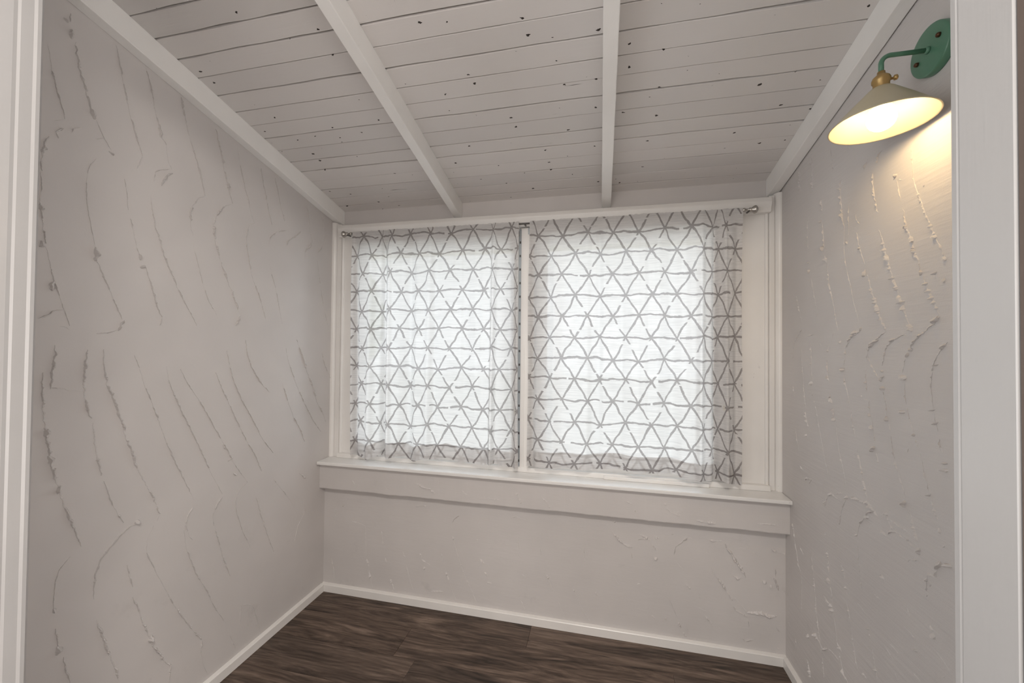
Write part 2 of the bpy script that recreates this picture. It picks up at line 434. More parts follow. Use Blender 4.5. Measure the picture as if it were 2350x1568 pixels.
# ------------------------------------------------------------------ ceiling of boards and rafters
ceiling = hexa('ceiling', [(XL-0.12, YD, z_cei(YD)+0.030), (XR+0.12, YD, z_cei(YD)+0.030), (XR+0.12, 2.20, z_cei(2.20)+0.030), (XL-0.12, 2.20, z_cei(2.20)+0.030),
                           (XL-0.12, YD, z_cei(YD)+0.09), (XR+0.12, YD, z_cei(YD)+0.09), (XR+0.12, 2.20, z_cei(2.20)+0.09), (XL-0.12, 2.20, z_cei(2.20)+0.09)], M_dark, None, 'structure')
ceiling['label'] = 'sloping ceiling of grey painted boards with dark gaps'
lines = [2.028, 1.953, 1.877, 1.803, 1.727, 1.655, 1.575, 1.500, 1.425, 1.351, 1.271, 1.192]
while lines[-1] > YD+0.08: lines.append(lines[-1]-0.0757-random.uniform(-0.002, 0.002))
edges = [2.104] + lines + [YD+0.001]
gap = {y: random.choice([0.0022, 0.0032, 0.0042, 0.0050, 0.0058]) for y in edges}
for e0, e1 in zip(edges, edges[1:]):       # e0 is the low (window) edge
    n = 46; vs = []; fs = []
    na, nb = value_noise(int(e0*9999)), value_noise(int(e1*7777)); dz = random.uniform(-0.0009, 0.0009)
    for i in range(n+1):
        x = XL+0.001 + (XR-XL-0.002)*i/n
        ya = e0 - gap[e0]/2*(0.25+1.5*na(x*9)) - 0.0006*na(x*40)
        yb = e1 + gap[e1]/2*(0.25+1.5*nb(x*9)) + 0.0006*nb(x*40)
        za, zb = z_cei(ya)+dz, z_cei(yb)+dz
        for y, z, o, zz in ((ya, za, 0, 0.019), (ya, za, 0, 0.0012), (ya, za, 1, 0), (yb, zb, -1, 0), (yb, zb, 0, 0.0012), (yb, zb, 0, 0.019)):
            vs.append((x, y-0.0012*o, z+zz))
    for i in range(n):
        for k in range(6):
            fs.append((i*6+k, i*6+(k+1) % 6, (i+1)*6+(k+1) % 6, (i+1)*6+k))
    fs += [tuple(range(6)), tuple(range(n*6, n*6+6))[::-1]]
    bm = bmesh.new(); V = [bm.verts.new(v) for v in vs]
    for f in fs: bm.faces.new([V[i] for i in f])
    bm_obj('ceiling_board', bm, M_board, ceiling)
def rafter(x0, x1, label):
    y0, y1 = YD+0.001, 2.084
    bm = bmesh.new(); n = 24; rings = []
    nz = value_noise(int((x0+9)*1000))
    b = 0.0022
    for i in range(n+1):
        y = y0 + (y1-y0)*i/n
        zb = z_raf(y) + 0.0012*(nz(i*0.9)-0.5); zt = z_cei(y) - 0.0005
        j = 0.0010*(nz(i*1.7+50)-0.5)
        rings.append([bm.verts.new(p) for p in ((x0+j, y, zt), (x0+j, y, zb+b), (x0+b*0.3+j, y, zb+b*0.3), (x0+b+j, y, zb), (x1-b+j, y, zb), (x1-b*0.3+j, y, zb+b*0.3), (x1+j, y, zb+b), (x1+j, y, zt))])
    for A, Bq in zip(rings, rings[1:]):
        for k in range(8): bm.faces.new((A[k], A[(k+1) % 8], Bq[(k+1) % 8], Bq[k]))
    bm.faces.new(rings[0]); bm.faces.new(rings[-1])
    return tag(bm_obj('rafter', bm, M_rafter), label, 'rafter', 'white ceiling rafters')
rafter(XL+0.0005, -1.505, 'white rafter running against the plaster wall that has no lamp')
rafter(-0.803, -0.760, 'white rafter ending above the narrower stained curtain')
rafter(0.003, 0.049, 'white rafter ending above the curtain nearer the lamp')
rafter(0.766, XR-0.0035, 'white rafter running along the top of the wall with the lamp')

# ------------------------------------------------------------------ window
win = empty('window_1', (-0.37, W, 0.753), 'structure')
win['label'] = 'wide white window behind two printed curtains'
def wbox(name, x0, x1, y0, y1, z0, z1, mat=M_trim, bev=0.0015):
    return adopt(box(name, x0, x1, y0, y1, z0, z1, mat, None, None, bev), win)
SZ = 0.753
sill = adopt(hexa('window_sill', [(XL+0.0005, 1.9265, SZ-0.019), (XR-0.0005, 1.9265, SZ-0.019), (XR-0.0005, 2.16, SZ-0.019), (XL+0.0005, 2.16, SZ-0.019),
                                  (XL+0.0005, 1.9265, SZ-0.002), (XR-0.0005, 1.9265, SZ-0.002), (XR-0.0005, 2.16, SZ+0.002), (XL+0.0005, 2.16, SZ+0.002)], M_sill, None, None, 0.0035, 2), win)
def quarter(name, xc, sgn):
    # quarter-round moulding between casing strip and side wall
    r = 0.025; pr = [(xc, W+0.03)]
    pr += [(xc + sgn*r*math.sin(a), W+0.012 - r*math.cos(a)) for a in [math.pi/2*k/6 for k in range(7)]]
    pr += [(xc + sgn*r, W+0.03)]
    return adopt(prism_z(name, pr, SZ, 2.128, M_trim), win)
quarter('corner_moulding', XL+0.0005, 1); quarter('corner_moulding', XR-0.0005, -1)
wbox('casing_strip', XL+0.0255, -1.493, W, W+0.06, SZ, 2.118); wbox('casing_strip', 0.763, XR-0.0255, W, W+0.06, SZ, 2.118)
def bead(xa, xb):
    r = (xb-xa)/2; c = (xa+xb)/2
    pr = [(xa, W+0.02)] + [(c - r*math.cos(a), W+0.006 - r*1.1*math.sin(a)) for a in [math.pi*k/8 for k in range(9)]] + [(xb, W+0.02)]
    return adopt(prism_z('casing_bead', pr, SZ, 2.04, M_trim), win)
bead(-1.4925, -1.475); bead(0.747, 0.7625)
OB, OT = 0.798, 1.968
GL0, GL1, GR0, GR1 = -1.375, -0.437, -0.300, 0.515
wbox('side_panel', -1.4925, GL0, W+0.010, 2.14, SZ, 2.04); wbox('side_panel', GR1, 0.7625, W+0.010, 2.14, SZ, 2.04)
wbox('centre_post', GL1, GR0, W+0.014, 2.14, SZ, 2.04)
mull = wbox('mullion', -0.408, -0.361, W-0.012, W+0.014, SZ+0.004, 2.03)
mull['label'] = 'pale mullion strip showing between the curtains'
wbox('mullion_rib', -0.389, -0.386, W-0.0135, W-0.011, SZ+0.01, 1.40)
trk = wbox('sash_track', -0.4245, -0.4085, W+0.002, W+0.014, SZ+0.004, 2.03, M_alu, 0.001)
for k in range(34):
    z = 0.80 + k*0.036
    adopt(box('track_slot', -0.4205, -0.4125, W+0.0005, W+0.004, z, z+0.012, M_steel_dark), trk) if k % 2 == 0 else None
wbox('top_rail', GL0, GR1, W+0.012, 2.14, OT, 2.06)
wbox('bottom_rail', -1.4925, 0.7625, W-0.018, 2.14, SZ, 0.778); wbox('bottom_rail', GL0, GR1, W+0.012, 2.14, 0.777, OB)
wbox('stool_strip', 0.02, 0.50, W-0.032, W-0.017, SZ, 0.770)
for a, b in ((GL0, GL1), (GR0, GR1)):
    g = wbox('glass_pane', a, b, 2.098, 2.101, OB, OT, M_glass, 0)
    for q in ((a, a+0.022, OB, OT), (b-0.022, b, OB, OT)):
        wbox('sash_stile', q[0], q[1], 2.085, 2.115, q[2], q[3], M_trim, 0.002)
    wbox('sash_rail', a+0.022, b-0.022, 2.085, 2.115, OB, OB+0.022, M_trim, 0.002)
    wbox('sash_rail', a+0.022, b-0.022, 2.085, 2.115, OT-0.022, OT, M_trim, 0.002)
# header moulding over the window
hp = [(2.084, 2.104), (2.0165, 2.104), (2.0130, 2.1015), (2.0060, 2.084), (2.0052, 2.0805), (2.0062, 2.077), (2.0150, 2.056), (2.0170, 2.040), (2.0195, 2.036), (2.084, 2.036)]
hd = adopt(prism_x('window_header', hp, -1.4925, 0.7625, M_trim), win)
# eave outside, seen through the tops of the curtains
eave = tag(box('roof_eave', -2.2, 1.5, 2.24, 2.34, 1.975, 2.02, M_eave, None, None, 0.003), 'yellowed roof eave outside, glimpsed through the curtain tops', 'eave')

# ------------------------------------------------------------------ apron and baseboards
def rough_strip(name, x0, x1, y0, y1, zt, zb, mat, parent=None, seed=1, amp=0.003):
    n = 150; nz = value_noise(seed); bm = bmesh.new(); rings = []
    for i in range(n+1):
        x = x0+(x1-x0)*i/n
        j = amp*(nz(i*0.22)-0.5) + amp*0.7*(nz(i*0.9+70)-0.5); k = amp*0.6*(nz(i*0.5+200)-0.5)
        rings.append([bm.verts.new(p) for p in ((x, y1, zt), (x, y0+k, zt), (x, y0+k*0.6, (zt+zb)/2), (x, y0+k*0.3, zb+0.006+j), (x, y0+0.0015, zb+0.002+j), (x, y0+0.004, zb+j), (x, y1, zb+j))])
    m = len(rings[0])
    for A, Bq in zip(rings, rings[1:]):
        for q in range(m): bm.faces.new((A[q], A[(q+1) % m], Bq[(q+1) % m], Bq[q]))
    bm.faces.new(rings[0]); bm.faces.new(rings[-1])
    return bm_obj(name, bm, mat, parent, None)
apron = rough_strip('trim_1', XL+0.0005, XR-0.0005, 1.9545, D-0.0005, SZ-0.0195, 0.593, M_back, None, 5)
apron['kind'] = 'structure'; apron['label'] = 'plastered apron board under the window sill'
BH, BT = 0.0411, 0.0165
def baseboard(name, prof_fn, label):
    o = prof_fn(); o.name = name; o['kind'] = 'structure'; o['label'] = label; return o
def bb_prof(d): # distance from the wall
    return [(0, 0.0005), (d, 0.0005), (d, BH-0.003), (d-0.0025, BH), (0.003, BH+0.004), (0, BH+0.0045)]
bp = bb_prof(BT)
o = prism_x('baseboard_back', [(D-0.0004-d, z) for d, z in bp], XL+0.0005, XR-0.0005, M_trim, None, 'structure'); o['label'] = 'white baseboard under the window wall'
def prism_y(name, prof, y0, y1, mat):
    n = len(prof); bm = bmesh.new()
    V = [bm.verts.new((x, y0, z)) for x, z in prof] + [bm.verts.new((x, y1, z)) for x, z in prof]
    for i in range(n): bm.faces.new([V[i], V[(i+1) % n], V[n+(i+1) % n], V[n+i]])
    bm.faces.new(V[:n]); bm.faces.new(V[n:])
    return bm_obj(name, bm, mat, None, 'structure')
o = prism_y('baseboard_left', [(XL+0.0004+d, z) for d, z in bp], YD+0.001, D-BT-0.001, M_trim); o['label'] = 'white baseboard along the wall without a lamp'
o = prism_y('baseboard_right', [(XR-0.0004-d, z) for d, z in bp], YD+0.001, D-BT-0.001, M_trim); o['label'] = 'white baseboard along the wall with the lamp'

# ------------------------------------------------------------------ plaster ridges, traced on the walls they stand on
# (crop origin x, y, crop scale, [(weight, x, y, x, y, ...)])
RL = [(0, 0, 1.9915, [
 (2,212,175,225,240,240,330,262,430,290,505,297,545),(4,327,135,331,180),(3,345,190,355,270,365,330,385,400,405,460,420,530),(5,418,500,430,545),(1,440,550,470,620,510,690),
 (1,240,552,297,548),(2,255,605,268,592,290,588),(2,327,605,340,588,368,583),(1,255,605,268,635),(3,225,625,205,650,195,690,185,740,190,780),(1,440,635,478,630),(3,497,690,515,712),
 (2,530,205,545,280,560,360,585,480,600,550,620,620,640,680,652,715),(3,652,708,640,740,625,770),(2,668,310,685,380,705,480,722,560,735,630),(4,726,570,738,630),(1,738,630,760,660,768,735,785,775),
 (1,785,775,740,775,710,785,703,830),(3,790,793,755,803,738,850),(3,827,445,838,500),(3,838,500,855,570,862,620),(2,865,625,885,690,905,760,925,840,938,895),(3,938,893,905,910,880,935,868,980,870,1030,885,1090),
 (3,987,590,1005,680,1020,750,1035,830,1050,890,1063,930),(3,1063,932,1030,940,995,975,978,1020,975,1060,985,1120,1010,1200),(3,1010,1200,1030,1260,1055,1320,1075,1380,1100,1440),(3,1100,1440,1088,1465,1075,1490),
 (2,1085,660,1095,740,1110,820,1125,880,1145,960,1160,1015),(2,1165,1020,1140,1030,1125,1080,1130,1150,1145,1230,1160,1290,1190,1370,1215,1460),(2,1192,770,1205,850,1220,920,1230,980,1245,1040),
 (2,1315,1053,1265,1060,1235,1085,1228,1130),(2,1257,815,1270,880,1283,940,1300,1010),(2,1375,1060,1345,1085,1315,1100,1308,1130),(2,1400,930,1410,1000,1420,1080,1428,1105),(3,1432,1103,1410,1130,1395,1150,1393,1185),
 (1,1475,990,1480,1050,1483,1105),(2,1483,1108,1465,1140,1450,1155),(1,1450,1190,1460,1270,1470,1350,1485,1430,1500,1500),(1,1228,1190,1240,1250,1260,1320,1275,1400,1290,1480),
 (1,440,725,410,755,395,820,395,900,405,980,425,1080,437,1130),(5,437,1130,441,1195),(2,445,1195,470,1260,500,1320,530,1400,560,1460),(3,568,1465,550,1490,535,1510),(1,535,1510,490,1522,440,1525),
 (2,180,780,190,850,183,920,195,1000,200,1070,210,1130,230,1210,245,1290,262,1330,295,1420),(5,183,938,184,958),(5,190,1102,188,1130),(5,243,1285,236,1330),(2,175,1458,220,1440,240,1420,295,1418),(1,295,1420,318,1490),(2,275,1490,318,1505),
 (1,565,800,580,880,585,960),(2,595,1000,610,1060,625,1130,640,1180),(4,640,1165,645,1188),(3,640,1222,662,1218),(2,660,1210,685,1280,700,1340,715,1400,740,1450),(1,740,1455,730,1490),
 (2,690,895,695,960,710,1040,730,1100,745,1160,765,1210,800,1290,835,1370,870,1430,900,1490),(1,880,1090,890,1150,905,1210,925,1290,950,1370,990,1440),(3,290,80,300,95,310,105),(2,320,100,322,60)]),
 (0, 780, 1.99, [
 (3,255,25,248,90,235,160,232,225),(2,235,220,290,222,320,232,380,235),(3,400,45,388,100,382,180,385,250,395,300,405,345,418,360),(3,425,380,430,440,435,490,443,540,455,590,462,620),(2,475,645,490,690,505,735,540,800,565,835),
 (3,195,150,195,250,200,340,210,440,225,540,245,610,270,690,290,750,310,800,340,870,370,945),(5,208,410,211,450),(5,224,530,227,565),(4,267,670,270,700),
 (3,470,45,475,120,490,210,520,280,545,350,570,430,600,510,612,560,640,610,670,670,700,730,730,795),(3,730,797,715,830),(2,635,835,600,850,550,890,500,950,460,1000,435,1070,425,1140,430,1185),(4,615,838,633,832),
 (2,615,70,640,140,660,210,690,280,720,360,750,440,780,520,815,590,850,660,888,735),(2,885,760,860,795,845,850,850,880),(1,850,850,865,900,880,915),
 (2,760,120,775,200,810,290,850,370,880,430,915,500,945,570,980,640,1015,705),(2,1018,715,990,750,973,800,975,850),(2,825,135,850,190,895,255,940,330,990,420,1030,490,1065,560,1100,610,1130,650),(1,1130,650,1090,690,1075,740,1080,790,1110,880,1150,960),
 (2,985,150,1010,215,1045,290,1080,370,1120,450,1160,520,1195,600),(2,1035,50,1060,170,1100,270,1150,360,1200,455,1250,520),(2,1120,0,1130,70,1150,130,1185,190,1230,240),(2,1305,40,1320,110,1355,210,1390,290,1430,370,1465,420),
 (2,1290,200,1310,270,1340,350,1375,420,1390,465),(3,1355,0,1380,80,1400,140,1425,210,1445,280,1475,340,1487,375),(2,1470,60,1480,110,1510,180),
 (1,320,990,270,1050,250,1110,245,1180,245,1240),(4,240,1232,247,1245),(2,255,1320,258,1370,262,1400),(5,262,1400,256,1440),(2,258,1440,285,1415),(2,290,1450,300,1510,320,1565),
 (2,700,850,670,920,670,980,700,1040,740,1110,770,1170,800,1220,850,1290,900,1350,920,1370,915,1420,930,1490,950,1530),(2,580,1030,590,1080,605,1130),(2,605,1175,630,1230,655,1300,680,1360),(5,683,1350,683,1385),
 (3,690,1385,730,1440,775,1490,775,1560),(3,440,1280,460,1340,485,1410,520,1490,545,1560),(2,840,870,850,950,890,1060,940,1140,985,1230,1035,1300),(2,980,850,1000,930,1020,1000,1050,1080),
 (2,1170,720,1190,800,1220,890,1250,970),(1,1100,1210,1095,1300),(2,1155,1210,1170,1280,1190,1340),(1,1050,1350,1075,1410),(1,1110,1210,1160,1210),(2,1250,640,1300,700,1330,740,1340,770),(3,1365,610,1395,632),(1,1385,720,1390,790,1360,850,1345,920),
 (2,1065,540,1040,555),(3,1065,610,1080,620),(2,1015,480,1025,500)])]
RR = [(1780, 300, 3.1366, [
 (2,168,275,168,360,175,400,165,455),(3,258,170,262,270,266,380,268,440),(2,393,130,405,200,415,285),(3,530,105,527,135),(2,665,205,640,270,632,290),(3,765,140,740,180,728,235),(2,700,300,700,380,708,465,720,515,728,570,740,590),
 (3,480,350,462,390,465,450,472,530,475,600,488,670,495,720),(1,495,720,492,860,505,960,520,1040,540,1120,555,1210,580,1300,605,1390),(4,612,1418,616,1440),
 (3,330,500,333,580),(2,330,640,340,720,345,790,348,850),(4,330,645,322,658),(5,342,832,342,865),(3,352,900,365,945),(2,370,950,378,1040,385,1110,405,1190,420,1280,435,1370,450,1440),(3,383,1100,386,1130),
 (1,230,620,228,720,232,800,238,870),(3,240,945,238,958),(4,246,1000,240,1030),(1,255,1050,270,1150,285,1230,300,1340,312,1385),(1,150,1180,162,1260,178,1330,198,1420),(2,190,1430,160,1480,130,1540),
 (1,525,540,525,640,525,780),(4,515,795,512,815),(1,575,600,580,640,605,670),(2,585,735,600,830,625,900,640,960),(4,605,840,600,855),(4,650,1005,640,1030,630,1050),(3,660,1040,680,1110,692,1165,720,1240,745,1330,775,1395,795,1450),
 (3,745,710,765,780,780,830,795,890,810,950,828,1010,850,1080,870,1140,890,1200,915,1250,935,1330,965,1400,975,1440),(5,965,1395,985,1445),(3,870,1130,875,1150),
 (4,865,315,866,335),(1,870,350,890,440,905,510),(3,915,560,930,630,943,700,965,750,985,800,995,870,1020,920,1035,970,1048,1030),(4,940,680,945,708),(4,1045,1005,1050,1040),(3,1060,1050,1090,1130,1115,1190,1145,1240,1165,1290,1180,1335),
 (2,978,130,985,210,990,340,1010,410,1040,500,1075,590,1105,655,1130,715,1160,790,1195,850,1215,920),(4,1142,755,1158,772),(4,1212,910,1225,935),(5,1205,1083,1222,1083),(3,1148,1020,1156,1028),
 (3,1185,1342,1150,1380,1100,1420,1040,1480,1000,1520,970,1560),(4,1175,1345,1140,1390),(2,800,1440,740,1490,690,1540),(4,700,1535,680,1560),(2,860,1505,810,1545,800,1560),(1,935,1465,880,1490,850,1510),(3,612,1440,560,1475,530,1510,512,1560),
 (2,240,1475,275,1465),(2,415,1460,405,1490),(4,465,1518,470,1530),(1,865,355,925,352),(3,1065,395,1068,405),(2,745,862,760,868),(2,930,1468,945,1480)]),
 (1780, 760, 3.7333, [
 (2,300,100,305,220,305,300,315,400,322,480),(4,305,435,312,460),(3,318,535,315,555),(1,322,560,345,660,358,740,375,840,390,930,410,1040,425,1120,445,1200,465,1280),
 (2,455,120,450,180),(2,443,250,445,340,448,400,462,460),(4,443,385,445,408),(3,462,530,468,580,485,620),(3,490,660,495,720,492,760),(4,485,752,512,765),(1,515,800,522,880,535,960,545,1040,570,1140,590,1240,605,1320),
 (3,725,8,680,20,640,60,615,110,600,150),(2,600,160,592,240,583,300),(5,583,315,583,345),(2,585,370,595,440,615,520,630,600,640,670),(2,650,700,658,780,682,910),
 (4,880,70,830,110,800,140),(2,800,150,780,220,778,265),(2,775,330,772,410,785,520),(2,735,580,800,600,808,690),(4,808,705,808,735),(4,815,825,835,830),(2,820,740,840,850,850,940),(5,845,985,828,1035),(2,862,1050,880,1130),
 (3,1070,45,1000,85,955,120,940,170),(3,940,170,925,230,915,300),(4,912,335,915,355),(3,930,385,900,430),(5,925,475,922,505),(2,925,520,945,620,955,720),(5,955,730,960,775),(3,970,800,985,860),(2,990,900,1000,1000,1020,1110,1050,1210,1070,1290,1100,1370,1110,1440),(5,1105,1450,1105,1510),(3,1025,1115,1035,1140),
 (3,1270,10,1210,60,1180,100,1160,140),(5,1165,145,1158,170),(4,1135,190,1125,225),(2,1110,240,1098,310,1085,355),(5,1072,380,1100,415),(5,1085,395,1110,425),(2,1105,450,1110,560,1120,630),(4,1098,680,1105,705),(2,1130,660,1150,760,1170,840,1185,890),(4,1182,880,1185,905),(2,1195,930,1215,990),(1,1240,1050,1260,1140,1275,1220,1300,1310,1315,1400),(4,1310,1405,1320,1418),(2,1330,1450,1360,1530),
 (3,1475,95,1430,140,1385,200,1360,270,1345,340),(3,1375,290,1380,300),(2,1340,350,1332,440,1335,530,1345,610,1355,680),(4,1352,668,1358,682),(2,1360,700,1375,790,1390,860),(4,1370,785,1378,800),(3,1400,925,1412,990,1425,1040),(4,1450,1130,1455,1145),(5,1445,1190,1460,1215),
 (2,700,1010,720,1120,738,1200,752,1290,770,1360,790,1460),(1,895,1250,910,1330,930,1420),(1,170,830,182,930,200,1040),(2,205,1150,240,1200),(1,150,470,160,560),(3,255,690,262,760,280,820),(4,260,885,268,900),
 (3,730,555,740,568),(2,255,1280,275,1262,310,1275,285,1310),(1,360,1290,400,1320),(3,445,1415,465,1400,500,1415,530,1440),(3,445,1415,430,1470,425,1505),(2,505,1395,575,1392),(4,605,1440,622,1430),(3,630,1425,670,1430,720,1460,790,1475,830,1530,850,1560),(2,600,1450,575,1510),
 (1,225,150,225,250,235,400,245,540,258,660),(1,210,20,170,80,150,150,150,260),(3,555,90,558,110),(2,380,100,392,130),(1,780,150,800,250,835,320,880,400),(2,1140,1010,1130,1040)]),
 (1780, 1148, 3.7333, [
 (3,740,20,790,22,820,70,880,140),(3,830,95,790,105,765,140),(4,770,150,800,155),(2,760,150,725,200,705,260,697,310),(3,690,302,700,306),(2,580,45,560,110,555,170,550,215),
 (3,950,120,970,190,1000,240,1025,275),(4,945,110,958,132),(3,960,300,975,275,1020,275),(2,900,250,950,310),(2,970,160,1060,230,1150,290),(1,1000,250,1100,330,1210,420),(1,1060,280,1160,350,1225,400),
 (2,1150,90,1165,160,1180,220,1200,300,1220,380),(3,1225,430,1228,470),(4,1220,435,1245,428),(2,1130,530,1150,510,1220,515),(3,1130,335,1140,350),(2,1340,20,1360,80,1385,170),(2,1395,240,1415,290),(3,1435,395,1450,405),
 (5,1375,580,1400,568,1430,555),(3,1380,600,1375,660),(5,1475,545,1485,580),(3,1300,640,1330,640,1365,660),(3,1300,650,1290,720,1288,780),(3,1325,725,1332,740),(2,1285,820,1305,825),(2,1315,1045,1330,1090,1345,1130),(4,1345,1160,1370,1180),
 (2,425,270,430,310),(2,437,415,448,480,455,560,460,640),(5,460,680,458,710),(2,470,740,485,820,485,900),(3,410,820,450,880,485,915),(4,480,925,490,960),(1,490,960,510,1060,520,1160,530,1240),(3,525,1220,565,1300),(2,545,1310,560,1400,580,1490,620,1565),
 (1,305,450,315,560,325,650),(3,325,650,335,740,338,790),(2,340,800,345,900,348,980),(2,350,980,365,1090,375,1170,390,1250),(3,315,1120,360,1190,400,1270,420,1290,450,1270),(1,450,1270,500,1320,540,1370),(2,400,1310,405,1400,415,1520),
 (2,575,590,595,670),(2,600,740,615,820),(2,610,880,625,960,640,1040),(1,640,1040,655,1160,670,1260,685,1370,700,1450),(1,705,400,715,560,730,690,745,790),(4,795,1095,800,1115),(2,805,1150,815,1190),(2,825,1260,840,1350,855,1450,870,1530),
 (2,160,330,180,440,195,560,215,610),(1,215,610,225,720,222,860,225,960),(4,275,1150,285,1180),(2,170,1190,182,1245),(3,270,1365,280,1400,300,1530),(2,110,1050,128,1090),(4,1195,1280,1205,1305),(2,900,640,940,700),(1,840,800,920,880),(1,560,560,600,640),(1,700,880,770,970),(1,930,1240,1010,1370),(1,980,1230,1060,1320),(1,1100,1080,1190,1180),(1,1020,1480,1040,1540),
 (2,145,200,165,330),(2,205,400,240,470),(3,1440,1515,1448,1525),(2,745,1480,780,1530),(1,1380,1300,1500,1470),(1,1180,1480,1240,1550),(2,1125,910,1150,1000)])]
RB = [(720, 1100, 4.196, [
 (1,215,270,210,340,205,400,195,460),(2,275,265,300,245),(2,372,405,430,420,498,450),(1,498,450,500,580,508,740),(2,500,590,508,640),(3,510,770,522,815),(1,525,815,530,870),(3,530,880,545,950),(1,545,950,568,1050),(2,172,760,182,820),(1,185,820,205,960),
 (2,690,760,702,805),(1,655,500,668,620),(3,740,965,752,1000),(1,755,1000,775,1075),(3,860,700,865,735,885,750),(1,890,820,910,900,935,1000,960,1075),(3,1022,715,1040,760),(2,1040,775,1120,825),(3,1060,845,1070,868),(2,1228,715,1240,780),(3,1275,890,1290,940,1305,990),(1,1305,990,1330,1060,1375,1180),
 (2,1400,350,1360,375,1330,420,1328,470),(3,1335,550,1345,590),(1,1345,590,1380,710,1430,860,1470,970),(2,1470,970,1510,1050),(1,1510,1050,1565,1180),(3,1570,575,1580,600),(1,1595,400,1605,480),(3,1600,775,1640,815),(3,1650,895,1668,935),(2,1670,995,1715,1003),(2,1250,1080,1130,1080),
 (1,1960,560,1975,650,1975,745),(2,2010,915,2030,940),(3,1990,1170,2018,1205),(3,2018,1220,2035,1265),(3,2245,920,2260,970),(1,2260,970,2310,1090),(1,2180,660,2190,740),(2,980,265,1040,255,1100,262),(1,1885,380,1950,362,2050,395)]),
 (1260, 1140, 4.0196, [
 (2,318,470,328,560,345,620),(3,585,320,640,395,700,445,770,470),(2,760,510,765,570),(3,820,345,880,365,940,415),(2,820,400,850,385,900,395),(3,975,380,1020,385),(2,950,430,985,500),(4,970,560,995,578),(3,1240,410,1275,380,1320,390),(2,1240,410,1170,460,1150,540),(3,1162,590,1190,630,1230,668),
 (3,1480,400,1530,415,1600,405),(4,1620,430,1660,500,1710,570,1760,650,1820,750),(2,1720,480,1780,475,1860,500,1930,550),(3,2050,480,2100,515,2180,525),(3,1495,650,1515,710,1550,750),(3,1550,750,1590,800,1640,880),(2,1640,880,1690,960),(3,1680,710,1720,750,1765,750),(4,1970,780,2000,800),(4,2035,825,2050,830),(3,2075,750,2095,810,2115,870),
 (3,1705,925,1760,985,1815,1055,1838,1105),(2,1690,1000,1720,1050,1760,1065,1830,1112),(4,1820,1060,1880,1075,1960,1072,2030,1100,2105,1100),(2,1835,1130,1850,1220,1830,1270),(3,1785,1305,1805,1335),(2,1820,1335,1880,1320),(3,1385,1018,1410,1045,1450,1060),(3,1440,1100,1480,1150,1520,1200),
 (1,1100,930,1150,1040,1180,1110),(3,1195,1160,1220,1210),(3,1235,1255,1270,1295),(3,1270,810,1305,855),(2,1450,515,1460,520),(1,600,740,640,810),(2,950,1095,975,1130),(2,225,860,240,885),(1,240,890,290,1000),(2,290,1000,330,1080),(1,330,1080,380,1150),(2,85,970,100,1000),(1,100,1010,150,1120),
 (2,810,805,840,805),(2,430,880,445,910),(3,2165,850,2178,905),(2,2095,1210,2140,1270),(2,2085,640,2090,740),(3,1130,355,1150,340),(3,2100,1400,2130,1402),(2,600,240,620,225),(3,1072,1125,1080,1130)])]
RA = [(720, 1100, 4.196, [(3,985,40,1060,80,1130,100,1168,140),(2,370,10,400,55,440,60),(2,680,60,710,105),(2,1430,110,1450,140,1490,155),(3,1940,110,1965,170,2000,240),(2,1590,185,1700,185,1800,205),(3,2250,240,2275,280),(2,2200,185,2250,230)]),
      (1260, 1140, 4.0196, [(3,1075,105,1130,150,1215,180),(2,1215,180,1170,145,1235,140),(3,1360,215,1430,235,1540,250),(2,700,40,780,75),(2,1870,255,1990,250,2120,265),(2,400,10,440,50),(2,190,20,210,40),(2,1040,60,1090,75),(2,790,120,805,145)])]
WT = {1: 0.0010, 2: 0.0017, 3: 0.0027, 4: 0.0042, 5: 0.0055}
rid = [0]
